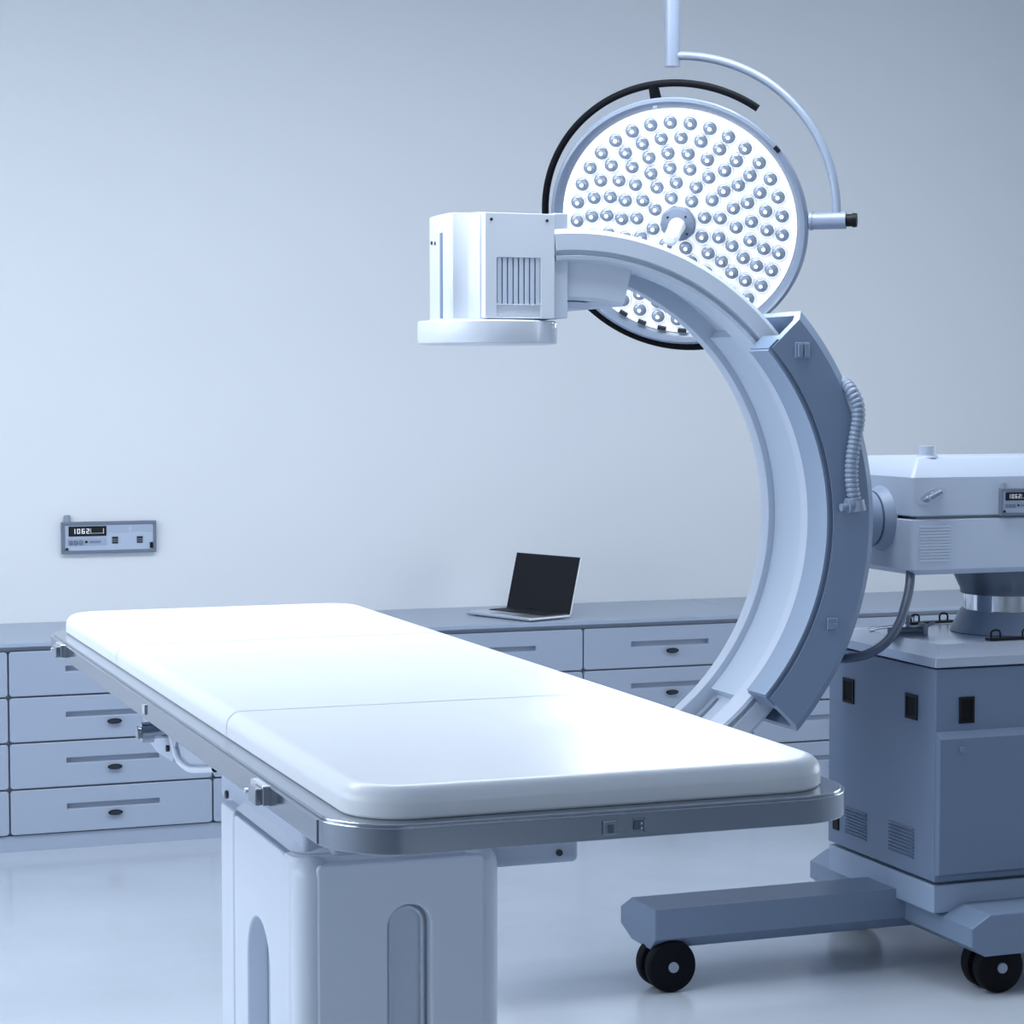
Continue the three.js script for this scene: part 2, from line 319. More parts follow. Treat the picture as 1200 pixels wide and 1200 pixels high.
// ================================================================ laptop
{
  const t = thing('laptop', 'open silver laptop with black screen on the worktop', 'laptop');
  const W = 0.363, D = 0.213, th = 4.33;                      // hinge runs along ex, the front lies along ez
  const ex = V(Math.cos(th), 0, Math.sin(th)), ez = V(Math.sin(th), 0, -Math.cos(th));
  t.quaternion.setFromRotationMatrix(new THREE.Matrix4().makeBasis(ex.clone().negate(), V(0, 1, 0), ez));
  t.position.set(2.908, 0.731, -7.705).addScaledVector(ez, -D);
  const sgn = -1;
  const X = (a) => sgn * a;
  mesh('base', box(X(0), 0.003, 0, X(W), 0.016, D, 0.005), M.laptop, t);
  mesh('rubber_foot', [box(X(0.03), 0, 0.02, X(0.05), 0.003, 0.04), box(X(W - 0.05), 0, 0.02, X(W - 0.03), 0.003, 0.04), box(X(0.03), 0, D - 0.04, X(0.05), 0.003, D - 0.02), box(X(W - 0.05), 0, D - 0.04, X(W - 0.03), 0.003, D - 0.02)], M.rubber, t);
  const kb = mesh('keyboard', box(X(0.02), 0.016, 0.012, X(W - 0.02), 0.0165, 0.118), M.black, t);
  for (let r = 0; r < 5; r++) for (let k = 0; k < 14; k++) mesh('key', box(X(0.024 + k * 0.0225), 0.0165, 0.015 + r * 0.0203, X(0.024 + k * 0.0225 + 0.0195), 0.019, 0.015 + r * 0.0203 + 0.0175), M.keys, kb);
  mesh('touchpad', box(X(0.125), 0.016, 0.130, X(0.24), 0.0163, 0.200), M.grey, t);
  const lid = new THREE.Group(); lid.name = 'lid'; lid.position.set(0, 0.014, 0.004); lid.rotation.x = -0.251; t.add(lid);
  mesh('lid_shell', box(X(0), 0, -0.008, X(W), 0.224, 0, 0.003), M.laptop, lid);
  mesh('screen', box(X(0.003), 0.002, 0, X(W - 0.003), 0.221, 0.0015), M.screen, lid);
  mesh('hinge', cyl(0.006, 0.006, W * 0.8, V(1, 0, 0), V(X(W / 2), 0.014, 0.0), 14), M.black, t);
}

// ================================================================ operating table
{
  const t = thing('operating_table', 'white padded operating table with steel rim on a pale blue pedestal', 'operating table');
  const X0 = 0.765, X1 = 1.450, Z0 = -5.02, Z1 = -2.64, TOPH = 1.10, BOT = 1.058, S1 = -3.358, S2 = -4.314;
  // pads: rounded only where the photo shows a rounded end
  const pad = (za, zb, nearEnd, farEnd) => {
    const R = 0.085, e = 0.0006, s = new THREE.Shape();       // shape in (x, -z)
    const a = -zb + (nearEnd ? 0 : e), b = -za - (farEnd ? 0 : e), rn = nearEnd ? R : 0.002, rf = farEnd ? R : 0.002;
    s.moveTo(X0 + rn, a); s.lineTo(X1 - rn, a); s.absarc(X1 - rn, a + rn, rn, -Math.PI / 2, 0);
    s.lineTo(X1, b - rf); s.absarc(X1 - rf, b - rf, rf, 0, Math.PI / 2);
    s.lineTo(X0 + rf, b); s.absarc(X0 + rf, b - rf, rf, Math.PI / 2, Math.PI);
    s.lineTo(X0, a + rn); s.absarc(X0 + rn, a + rn, rn, Math.PI, Math.PI * 1.5);
    return s;
  };
  // one continuous pad outline cut at the seams: build the section with bevelled long edges by lofting offset outlines
  const section = (za, zb, nearEnd, farEnd) => {
    const r = 0.023, steps = 10, pos = [], idx = [];
    const outline = (off) => {
      const pts = [], c = 24, R = 0.085;
      const corner = (cx, cz, rad, a0) => { for (let i = 0; i <= c; i++) { const a = a0 + Math.PI / 2 * i / c; pts.push([cx + rad * Math.cos(a), cz - rad * Math.sin(a), Math.cos(a), -Math.sin(a)]); } };
      const N = (end, side) => end ? R : 0;
      // order: near right, far right, far left, near left (angle measured in x, -z)
      const add = (isEnd, x, z, sx, sz, a0) => {
        if (isEnd) corner(x - sx * R, z - sz * R, R - off, a0);
        else for (let i = 0; i <= c; i++) pts.push([x - sx * off, z - sz * 0.0019, sx, 0]);
      };
      add(nearEnd, X1, zb, 1, 1, -Math.PI / 2); add(farEnd, X1, za, 1, -1, 0); add(farEnd, X0, za, -1, -1, Math.PI / 2); add(nearEnd, X0, zb, -1, 1, Math.PI);
      return pts;
    };
    const rings = [[0.004, BOT, -0.7], [0, BOT + 0.004, 0]], nor = [];
    for (let i = 0; i <= steps; i++) { const a = Math.PI / 2 * i / steps; rings.push([r * (1 - Math.cos(a)), TOPH - r + r * Math.sin(a), Math.sin(a)]); }
    rings.push([0.06, TOPH, 1]);
    const n = outline(0).length;
    for (const [off, y, up] of rings) for (const [x, z, nx, nz] of outline(off)) { const h = Math.sqrt(1 - up * up); pos.push(x, y, z); nor.push(nx * h, up, nz * h); }
    for (let k = 0; k + 1 < rings.length; k++) for (let i = 0; i < n; i++) { const a = k * n + i, b = k * n + (i + 1) % n; idx.push(a, b, a + n, b, b + n, a + n); }
    for (const [k, flip] of [[rings.length - 1, 0], [0, 1]]) {
      const pts = outline(rings[k][0]), base = k * n;
      for (const [p, q, w] of THREE.ShapeUtils.triangulateShape(pts.map(([x, z]) => new THREE.Vector2(x, -z)), [])) flip ? idx.push(base + p, base + w, base + q) : idx.push(base + p, base + q, base + w);
    }
    const g = new THREE.BufferGeometry(); g.setAttribute('position', new THREE.Float32BufferAttribute(pos, 3)); g.setAttribute('normal', new THREE.Float32BufferAttribute(nor, 3)); g.setIndex(idx);
    return g;
  };
  mesh('pad_section', section(S1, Z1, true, false), M.pad, t);
  mesh('pad_section', section(S2, S1, false, false), M.pad, t);
  mesh('pad_section', section(Z0, S2, false, true), M.pad, t);
  // table top and steel rim
  const plan = (in_, r, S = THREE.Shape) => roundRect(0.735 + in_, 2.612 + in_, 1.480 - in_, 5.052 - in_, r - in_, S);
  const flat = (s, y0, y1, bev) => { const g = extrude(s, y1 - y0, bev, 24); g.rotateX(-Math.PI / 2); return g.translate(0, y0, 0); };
  mesh('table_top', flat(plan(0.004, 0.105), 1.030, 1.0575, 0.002), M.steel, t);
  const ring = plan(0, 0.105); ring.holes.push(plan(0.0045, 0.105, THREE.Path));
  mesh('steel_rim', flat(ring, 1.020, 1.0535, 0.0012), M.steel, t);
  for (const [a, b] of [[0.7332, 0.7365], [1.4785, 1.4818]]) mesh('side_rail', box(a, 1.0205, -4.955, b, 1.0525, -2.712, 0.001), M.steel, t);
  // rim clamps
  for (const [px, py, w] of [[75, 768, 0.07], [171, 831, 0.022], [311, 928, 0.07]]) {
    const c = onX(px, py, 0.735), k = mesh('rim_clamp', w > 0.05 ? box(0.722, 1.026, c.z - w / 2, 0.734, 1.055, c.z + w / 2, 0.002) : box(0.730, 1.029, c.z - w / 2, 0.735, 1.047, c.z + w / 2, 0.001), M.chrome, t);
    if (w > 0.05) { mesh('clamp_block', box(0.712, 1.028, c.z - w * 0.1, 0.722, 1.052, c.z + w * 0.5, 0.002), M.steel, k); mesh('clamp_pin', cyl(0.004, 0.004, 0.012, V(1, 0, 0), V(0.716, 1.040, c.z - w * 0.28), 14), M.chrome, k); }
  }
  { // latch on the front of the rim
    const a = onZ(706, 972, -2.612), b = onZ(755, 968, -2.612), y = 1.0365;
    const l = mesh('rim_latch', box(a.x, y - 0.010, -2.612, a.x + 0.020, y + 0.009, -2.608, 0.0015), M.steel, t);
    mesh('latch_bar', [box(a.x + 0.02, y - 0.009, -2.612, b.x, y - 0.0078, -2.610), box(b.x - 0.0012, y - 0.009, -2.612, b.x, y + 0.009, -2.610), box(b.x - 0.016, y + 0.0078, -2.612, b.x, y + 0.009, -2.610)], M.steel, l);
    mesh('latch_plate', box(b.x - 0.015, y - 0.006, -2.612, b.x - 0.003, y + 0.006, -2.609, 0.001), M.darkMetal, l);
    for (const q of [-0.003, 0.003]) mesh('latch_screw', cyl(0.0018, 0.0018, 0.003, V(0, 0, 1), V(b.x - 0.006, y + q, -2.608), 10), M.chrome, l);
    mesh('latch_face', box(a.x + 0.006, y - 0.007, -2.609, a.x + 0.014, y + 0.004, -2.607), M.darkMetal, l);
  }
  { const p = onZ(478, 1001, -2.66); mesh('pull_tab', [cyl(0.030, 0.030, 0.005, V(0, 1, 0), V(p.x, 1.016, -2.668), 32), cyl(0.012, 0.012, 0.02, V(0, 1, 0), V(p.x, 1.022, -2.668), 20)], M.baseShell, t); }
  // under frame
  const frame = mesh('under_frame', [box(0.955, 0.80, -4.25, 1.30, 1.030, -3.62, 0.012), box(0.80, 1.0, -4.9, 1.42, 1.030, -2.75, 0.006)], M.frame, t);
  { const h = onX(267, 931, 0.955); mesh('pivot_bolt', cyl(0.008, 0.008, 0.006, V(1, 0, 0), V(0.953, h.y, h.z), 18), M.screw, frame); }
  // cross box behind the pedestal
  const cross = mesh('cross_box', box(1.00, onZ(640, 1013.5, -3.60).y, -4.2, onZ(679, 1000, -3.60).x, 1.022, -3.60, 0.012), M.frame, t);
  { const h = onZ(655, 999, -3.60); mesh('pivot_bolt', cyl(0.006, 0.006, 0.006, V(0, 0, 1), V(h.x, h.y, -3.599), 16), M.screw, cross); }
  // side bracket hanging below the rim
  {
    const XB = 0.80, P = (px, py) => { const q = onX(px, py, XB); return [q.z, q.y]; };
    const plate = [P(168, 826), P(172, 846), P(177, 868), P(188, 882), P(206, 893), P(212, 850)];
    mesh('bracket_flap', prismX(plate, XB - 0.006, XB + 0.006, 0.002), M.frame, t);
    const housing = [P(203, 850), P(207, 872), P(212, 889), P(222, 899), P(250, 900), P(262, 880), P(262, 860)];
    mesh('bracket_housing', prismX(housing, XB, 0.95, 0.006), M.frame, t);
    const edge = [[199, 852], [204, 873], [208, 888], [213, 895], [222, 901], [236, 902], [252, 901]].map(([x, y]) => onX(x, y, XB - 0.004));
    mesh('bracket_lip', tube(edge, 0.006, 40, 10), M.baseShell, t);
    const b1 = onX(197, 877, XB - 0.008); mesh('bracket_bolt', cyl(0.006, 0.006, 0.008, V(1, 0, 0), b1, 14), M.screw, t);
    const k = onX(180, 858, XB - 0.03);
    const knob = mesh('bracket_knob', [cyl(0.012, 0.012, 0.03, V(1, 0, 0), k.clone().add(V(0.012, 0, 0)), 18), cyl(0.019, 0.019, 0.022, V(1, 0, 0), k.clone().add(V(-0.012, 0, 0)), 12)], M.steel, t);
    mesh('knob_cap', cyl(0.013, 0.010, 0.008, V(1, 0, 0), k.clone().add(V(-0.027, 0, 0)), 18), M.steel, knob);
  }
  // lifting column with flared skirt
  mesh('lift_column', [box(0.97, 0.79, -4.06, 1.25, 1.03, -3.66, 0.05)], M.steel, t);
  mesh('column_skirt', loft([0, 0.15, 0.35, 0.6, 0.85, 1].map((q) => { const f = 0.045 * (1 - q) * (1 - q); return roundedRing(0.985 - f, 1.235 + f, -4.05 - f, -3.655 + f, 0.05, 0.8125 + 0.075 * q, 8); })), M.baseShell, t);
  // pedestal: front shell, side panel, rear shell
  const BX0 = 0.93, BX1 = 1.297, BZ0 = -4.15, BZ1 = -3.565, BH = 0.812;
  const shell = (z0, z1, fr, br) => {                       // plan outline with corner radii at front and back
    const s = new THREE.Shape(), a = -z1, b = -z0;
    s.moveTo(BX0 + fr, a); s.lineTo(BX1 - fr, a); s.absarc(BX1 - fr, a + fr, fr, -Math.PI / 2, 0); s.lineTo(BX1, b - br); s.absarc(BX1 - br, b - br, br, 0, Math.PI / 2);
    s.lineTo(BX0 + br, b); s.absarc(BX0 + br, b - br, br, Math.PI / 2, Math.PI); s.lineTo(BX0, a + fr); s.absarc(BX0 + fr, a + fr, fr, Math.PI, Math.PI * 1.5); return s;
  };
  const zs1 = onX(331, 996, BX0).z, zs2 = onX(272.5, 955, BX0).z;
  // front shell with a round-topped slot: an outer block built round the slot
  {
    const sx0 = onZ(455, 1085, BZ1).x, sx1 = onZ(505, 1085, BZ1).x, st = onZ(480, 1060, BZ1).y;
    const s = roundRect(BX0 + 0.035, 0.0, BX1 - 0.035, BH - 0.012, 0.009), hole = new THREE.Path(), r = (sx1 - sx0) / 2, cx = (sx0 + sx1) / 2;
    hole.moveTo(sx0, 0.16); hole.lineTo(sx1, 0.16); hole.lineTo(sx1, st - r); hole.absarc(cx, st - r, r, 0, Math.PI); s.holes.push(hole);
    const front = mesh('front_shell', [flat(shell(zs1 + 0.001, BZ1 - 0.03, 0.035, 0.004), 0, BH, 0.012)], M.baseShell, t);
    mesh('front_panel', extrude(s, 0.032, 0.004, 20).translate(0, 0, BZ1 - 0.032), M.baseShell, front);
    mesh('front_edge', [box(BX0 + 0.0005, 0, BZ1 - 0.072, BX0 + 0.07, BH - 0.0005, BZ1 - 0.002, 0.034), box(BX1 - 0.07, 0, BZ1 - 0.072, BX1 - 0.0005, BH - 0.0005, BZ1 - 0.002, 0.034)], M.baseShell, front);
    mesh('slot_trim', (() => { const q = 0.006, o = new THREE.Shape(); o.moveTo(sx0 + q, 0.17); o.lineTo(sx1 - q, 0.17); o.lineTo(sx1 - q, st - r); o.absarc(cx, st - r, r - q, 0, Math.PI); const i = new THREE.Path(); const w = 0.012; i.moveTo(sx0 + w, 0.176); i.lineTo(sx1 - w, 0.176); i.lineTo(sx1 - w, st - r); i.absarc(cx, st - r, r - w, 0, Math.PI); o.holes.push(i); return extrude(o, 0.010, 0.002, 20).translate(0, 0, BZ1 - 0.03); })(), M.baseShell, front);
  }
  {
    // side panel with an arch-shaped recess
    const za = zs2 + 0.001, zb = zs1 - 0.001, s = new THREE.Shape(); s.moveTo(-zb, 0); s.lineTo(-za, 0); s.lineTo(-za, BH - 0.018); s.quadraticCurveTo(-za, BH - 0.006, -za - 0.012, BH - 0.006); s.lineTo(-zb + 0.012, BH - 0.006); s.quadraticCurveTo(-zb, BH - 0.006, -zb, BH - 0.018);
    const c = -(za + zb) / 2, r = 0.085, top = onX(294, 1069, BX0).y, h = new THREE.Path(); h.moveTo(c - r, 0.1); h.lineTo(c + r, 0.1); h.lineTo(c + r, top - r); h.absarc(c, top - r, r, 0, Math.PI); s.holes.push(h);
    const g = extrude(s, 0.04, 0.004, 20); g.rotateY(Math.PI / 2); g.translate(BX0 + 0.002, 0, 0);
    const p = mesh('side_panel', g, M.baseShell, t);
    mesh('recess_back', box(BX0 + 0.0415, 0.05, za + 0.01, BX0 + 0.06, BH - 0.03, zb - 0.01), M.baseShell, p);
    mesh('pedestal_core', box(BX0 + 0.08, 0, za, BX1, BH - 0.004, zb), M.baseShell, t);
  }
  mesh('rear_shell', flat(shell(BZ0, zs2, 0.006, 0.02), 0, BH, 0.006), M.baseShell, t);
}

// ================================================================ wheeled imaging machine with the large arc
{
  const t = thing('c_arm_machine', 'pale blue C-shaped imaging arm with scanner head on a wheeled cabinet', 'medical scanner');
  const CX = 2.113, CY = 1.2545, CZ = -5.40;
  const both = (pts) => [...pts.map(([r, z]) => [r, CZ + z]), ...pts.slice().reverse().map(([r, z]) => [r, CZ - z])];
  // ---- the arc: an open channel on its inner side
  const arcProfile = both([[0.712, 0.094], [0.666, 0.094], [0.664, 0.098], [0.664, 0.126], [0.674, 0.158], [0.683, 0.160], [0.686, 0.147], [0.695, 0.147], [0.698, 0.160], [0.739, 0.160], [0.751, 0.150]]);
  const arc = mesh('arc', sweep(arcProfile, CX, CY, 95.3, -100, 150), M.arc, t);
  mesh('arc_plate', sweep([[0.684, CZ - 0.093], [0.684, CZ + 0.093], [0.711, CZ + 0.093], [0.711, CZ - 0.093]], CX, CY, 45, -44, 80), M.arcPlate, arc);
  mesh('cable_duct', sweep([[0.704, CZ - 0.085], [0.700, CZ - 0.080], [0.700, CZ - 0.070], [0.704, CZ - 0.065], [0.711, CZ - 0.065], [0.711, CZ - 0.085]], CX, CY, -45, -98, 40), M.grey, arc);
  // ---- sleeve round the back of the arc: full cheek on the near side, a shallow one on the far side
  const loop = [[0.657, 0.166], [0.657, 0.2705], [0.690, 0.2705], [0.690, 0.2865], [0.659, 0.2885], [0.659, 0.290], [0.764, 0.290], [0.797, 0.252], [0.797, -0.200], [0.700, -0.200], [0.700, -0.178], [0.780, -0.178], [0.780, 0.240], [0.760, 0.258], [0.705, 0.258], [0.705, 0.166]].map(([r, z]) => [r, CZ + z]);
  const sleeve = mesh('sleeve', sweep(loop, CX, CY, 43.3, -43.5, 90), M.sleeve, t);
  mesh('sleeve_liner', sweep([[0.651, CZ + 0.163], [0.651, CZ + 0.2705], [0.6568, CZ + 0.2705], [0.6568, CZ + 0.163]], CX, CY, 43, -43.2, 90), M.liner, sleeve);
  { // rocker button and square cap on the sleeve face
    const q = onZ(939.5, 410.5, CZ + 0.29), b = mesh('rocker_button', box(-0.021, -0.021, 0, 0.021, 0.021, 0.006, 0.004), M.sleeve, sleeve, V(q.x, q.y, CZ + 0.29));
    mesh('button_half', box(-0.015, -0.018, 0.006, -0.002, 0.017, 0.012, 0.002), M.sleeve, b); mesh('button_half', box(0.003, -0.018, 0.006, 0.016, 0.017, 0.012, 0.002), M.sleeve, b);
    const w = onZ(974.5, 731, CZ + 0.29), c = mesh('square_cap', box(-0.015, -0.016, 0, 0.015, 0.016, 0.006, 0.003), M.sleeve, sleeve, V(w.x, w.y, CZ + 0.29));
    mesh('cap_lip', box(-0.009, -0.013, 0.006, 0.011, 0.002, 0.009, 0.001), M.sleeve, c);
  }
  { // ribbed hose on the sleeve
    const path = [[981, 453, 0.20], [989, 450, 0.26], [997, 457, 0.30], [1005, 474, 0.318], [1006, 490, 0.32], [1003, 510, 0.315], [999, 535, 0.312], [998, 560, 0.31], [1000, 578, 0.31], [1003, 592, 0.308]].map(([x, y, z]) => onZ(x, y, CZ + z));
    const curve = new THREE.CatmullRomCurve3(path, false, 'centripetal'), n = 340, g = new THREE.TubeGeometry(curve, n, 1, 14);
    const p = g.attributes.position, nn = g.attributes.normal;
    for (let i = 0; i < p.count; i++) { const ringI = Math.floor(i / 15), r = 0.0145 + 0.0035 * Math.pow(Math.abs(Math.sin(ringI / n * Math.PI * 34)), 0.7); p.setXYZ(i, p.getX(i) + nn.getX(i) * (r - 1), p.getY(i) + nn.getY(i) * (r - 1), p.getZ(i) + nn.getZ(i) * (r - 1)); }
    g.computeVertexNormals();
    mesh('ribbed_hose', g, M.hose, sleeve);
    const e = onZ(1002, 592, CZ + 0.30);
    mesh('hose_elbow', [cyl(0.02, 0.023, 0.028, V(0.1, -1, 0), e.clone().add(V(0, 0, 0.01)), 18), cyl(0.02, 0.02, 0.012, V(1, 0.1, 0), e.clone().add(V(-0.022, 0, 0.008)), 18), cyl(0.010, 0.010, 0.02, V(1, 0.1, 0), e.clone().add(V(-0.036, -0.004, 0.008)), 14)], M.hose, sleeve);
  }
  // ---- scanner head
  const HX = 1.921;
  {
    const nose = 1.792, zn = 0.088, zp = 0.15, zq = 0.128, px = 1.856, H0 = 1.775, H1 = 2.043;
    const s = new THREE.Shape(), P = (x, z) => [x, -(CZ + z)];
    s.moveTo(...P(nose + 0.006, zn)); s.quadraticCurveTo(...P(px - 0.012, zn + 0.004), ...P(px - 0.004, zq - 0.004)); s.lineTo(...P(px, zq)); s.lineTo(...P(2.046, zq)); s.lineTo(...P(2.046, -zp)); s.lineTo(...P(px, -zp)); s.lineTo(...P(px - 0.004, -zp + 0.004));
    s.quadraticCurveTo(...P(px - 0.012, -zn - 0.004), ...P(nose + 0.006, -zn)); s.lineTo(...P(nose, -zn + 0.006)); s.quadraticCurveTo(...P(nose - 0.008, 0), ...P(nose, zn - 0.006)); s.lineTo(...P(nose + 0.006, zn));
    const body = extrude(s, H1 - H0, 0.004, 20); body.rotateX(-Math.PI / 2); body.translate(0, H0, 0);
    const head = mesh('scanner_head', toCreasedNormals(body, 0.5), M.head, t);
    mesh('head_ring', lathe([[0.0, 1.714], [0.168, 1.714], [0.178, 1.716], [0.180, 1.720], [0.180, 1.770], [0.177, 1.773], [0.16, 1.774], [0.0, 1.774]], V(HX, 0, CZ), 72), M.head, head);
    mesh('ring_gap', lathe([[0, 1.773], [0.150, 1.773], [0.150, 1.777], [0, 1.777]], V(HX, 0, CZ), 40), M.head, head);
    mesh('nose_shade_strip', box(nose - 0.006, H0 + 0.004, CZ + 0.018, nose + 0.004, 1.996, CZ + 0.034, 0.001), M.sleeve, head);  // raised strip, its dark colour standing for the shade inside a groove
    for (const q of [-0.055, -0.025]) mesh('nose_screw', cyl(0.005, 0.005, 0.006, V(1, 0, 0), V(nose - 0.002, 1.975 - (q + 0.055) * 0.1, CZ + q), 14), M.screw, head);
    // front panel with a louvred window
    const vx0 = 1.890, vx1 = 2.008, vy0 = 1.813, vy1 = 1.929, fz = CZ + zp - 0.022;
    const f = roundRect(px + 0.003, H0 + 0.002, 2.045, H1 - 0.003, 0.004), hole = roundRect(vx0, vy0, vx1, vy1, 0.003, THREE.Path); f.holes.push(hole);
    const low = roundRect(vx0 + 0.0, H0 + 0.005, vx1, vy0 - 0.0025, 0.002, THREE.Path); f.holes.push(low);
    const panel = mesh('vent_panel', extrude(f, 0.031, 0.0015, 6).translate(0, 0, fz), M.head, head);
    mesh('lower_inset', box(vx0, H0 + 0.005, fz - 0.002, vx1, vy0 - 0.002, fz + 0.026), M.head, panel);
    mesh('vent_backing', box(vx0, vy0, fz - 0.001, vx1, vy1, fz + 0.0008), M.head, panel);
    const pitch = (vx1 - vx0) / 8;
    for (let k = 0; k < 8; k++) mesh('slat', box(vx0 + k * pitch + 0.0022, vy0, fz + 0.0008, vx0 + (k + 1) * pitch - 0.0012, vy1, fz + 0.028, 0.0015), M.housing, panel);
    for (const x of [1.875, 2.024]) mesh('panel_screw', cyl(0.004, 0.004, 0.004, V(0, 0, 1), V(x, 2.023, fz + 0.031), 14), M.screw, panel);
    mesh('mounting_flange', [box(2.048, 1.779, CZ - 0.146, 2.086, 2.044, CZ + 0.146, 0.003)], M.arc, head);
  }
  // block on the underside of the arc next to the head
  {
    const b = mesh('arc_end_block', sweep([[0.572, CZ - 0.125], [0.572, CZ + 0.125], [0.580, CZ + 0.136], [0.672, CZ + 0.136], [0.672, CZ - 0.136], [0.580, CZ - 0.136]], CX, CY, 93.2, 76.8, 24), M.arc, t);
    mesh('block_cover', sweep([[0.553, CZ - 0.08], [0.553, CZ + 0.08], [0.569, CZ + 0.095], [0.569, CZ - 0.095]], CX, CY, 93, 84, 16), M.arc, b);
  }
  // tube housing at the lower end of the arc
  {
    const b = mesh('tube_housing', prismZ([[1.80, 0.60], [1.84, 0.56], [2.06, 0.56], [2.06, 0.72], [2.00, 0.80], [1.84, 0.80], [1.80, 0.76]], CZ - 0.14, CZ + 0.14, 0.012), M.head, t);
    mesh('tube_port', lathe([[0, 0.80], [0.07, 0.80], [0.06, 0.84], [0, 0.84]], V(1.92, 0, CZ), 40), M.grey, b);
  }
  // ---- pivot between sleeve and housing
  mesh('pivot', [cyl(0.076, 0.076, 0.151, V(1, 0, 0), V(2.9655, 1.243, CZ), 48), cyl(0.058, 0.058, 0.03, V(1, 0, 0), V(3.045, 1.243, CZ), 40), cyl(0.077, 0.092, 0.030, V(1, 0, 0), V(3.0622, 1.243, CZ), 48)], M.liner, t);  // darker liner colour paints in the shade the sleeve throws here
  // ---- arm housing
  {
    const x0 = 3.075, x1 = 4.02, zf = -5.23, zb = -5.57, mid = 1.252, c = 0.032;
    const h = new THREE.Group(); h.name = 'arm_housing'; t.add(h);
    const top = [];                                          // upper half: vertical to 1.362 then tapering to 1.412
    const up = new THREE.BufferGeometry();
    {
      const ringAt = (inset, y) => roundedRing(x0 + inset, x1 - inset, zb + inset, zf - inset, 0.012, y);
      up.copy(loft([ringAt(0.003, mid + 0.004), ringAt(0, mid + 0.007), ringAt(0, 1.361), ringAt(c, 1.411), ringAt(c + 0.003, 1.413)]));
    }
    mesh('upper_cover', up, M.housing, h);
    mesh('lower_cover', loft([roundedRing(x0 + 0.018, x1 - 0.018, zb + 0.018, zf - 0.018, 0.012, 1.096), roundedRing(x0 + 0.016, x1 - 0.016, zb + 0.016, zf - 0.016, 0.012, 1.0965), roundedRing(x0, x1, zb, zf, 0.012, 1.111), roundedRing(x0, x1, zb, zf, 0.012, mid - 0.007), roundedRing(x0 + 0.003, x1 - 0.003, zb + 0.003, zf - 0.003, 0.012, mid - 0.004)]), M.housing, h);
    mesh('cover_seam', box(x0 + 0.03, mid - 0.005, zb + 0.03, x1 - 0.03, mid + 0.005, zf - 0.03), M.housing, h);
    const a = onZ(1077, 616, zf), b = onZ(1113, 658, zf), n = 12, ph = (a.y - b.y) / n;
    for (let k = 0; k < n; k++) mesh('louvre', box(a.x, b.y + k * ph + ph * 0.12, zf - 0.002, b.x, b.y + (k + 1) * ph - ph * 0.12, zf + 0.0025, 0.001), M.housing, h);
    const k0 = onZ(1091, 581, zf), lever = mesh('lever_recess', cyl(0.03, 0.03, 0.004, V(0, 0, 1), V(0, 0, 0), 28).scale(1.5, 0.55, 1), M.housing, h, V(k0.x, k0.y, zf)); lever.rotation.z = 0.42;
    mesh('lever', [new THREE.CapsuleGeometry(0.007, 0.05, 6, 14).rotateZ(Math.PI / 2).translate(0, 0, 0.012), cyl(0.012, 0.008, 0.012, V(0, 0, 1), V(0.005, 0, 0.006), 16), new THREE.SphereGeometry(0.009, 16, 12).translate(-0.02, 0, 0.013)], M.lampShell, lever);
    const cp = onZ(1089, 536, zf - 0.05);
    mesh('top_cap', [cyl(0.030, 0.027, 0.006, V(0, 1, 0), V(cp.x, 1.416, zf - 0.06), 24), cyl(0.024, 0.023, 0.026, V(0, 1, 0), V(cp.x, 1.432, zf - 0.06), 24)], M.housing, h);
    const panel = new THREE.Group(); panel.name = 'display_panel'; h.add(panel);
    const pl = onZ(1170, 604, zf); panel.position.set(pl.x, pl.y, zf - 0.004); panel.scale.setScalar(0.62);
    controlPanel(panel);
  }
  // ---- lifting column
  const COL = V(3.475, 0, CZ);
  mesh('column_collar', lathe([[0, 1.095], [0.144, 1.095], [0.142, 1.078], [0.124, 1.040], [0.122, 1.036], [0.121, 1.024], [0.116, 1.022], [0, 1.022]], COL, 56), M.darkMetal, t);
  mesh('chrome_column', cyl(0.112, 0.112, 0.16, V(0, 1, 0), V(COL.x, 0.96, CZ), 64), M.chrome, t);
  mesh('column_skirt', lathe([[0.113, 0.978], [0.120, 0.978], [0.126, 0.966], [0.146, 0.926], [0.149, 0.916], [0.11, 0.914]], COL, 56), M.cart, t);
  // ---- cabinet
  {
    const x0 = 3.077, x1 = 3.92, z0 = -5.690, z1 = -5.100, y0 = 0.285, y1 = 0.856;
    const c = mesh('cabinet', box(x0, y0, z0, x1, y1, z1, 0.004), M.cabinet, t);
    mesh('cabinet_seam', box(x0 + 0.03, y1 - 0.002, z0 + 0.03, x1 - 0.03, y1 + 0.008, z1 - 0.03), M.cabinet, c);
    mesh('cabinet_lid', loft([roundedRing(x0 - 0.002, x1 + 0.002, z0 - 0.002, z1 + 0.002, 0.004, 0.861), roundedRing(x0 - 0.004, x1 + 0.004, z0 - 0.004, z1 + 0.004, 0.004, 0.863), roundedRing(x0 - 0.004, x1 + 0.004, z0 - 0.004, z1 + 0.004, 0.004, 0.886), roundedRing(x0 + 0.05, x1 - 0.05, z0 + 0.06, z1 - 0.066, 0.004, 0.914), roundedRing(x0 + 0.053, x1 - 0.053, z0 + 0.063, z1 - 0.069, 0.004, 0.9145)], 0.2), M.lidSteel, c);
    const latch = (mk) => { const o = mk('flush_latch', 0.035, 0.022); return o; };
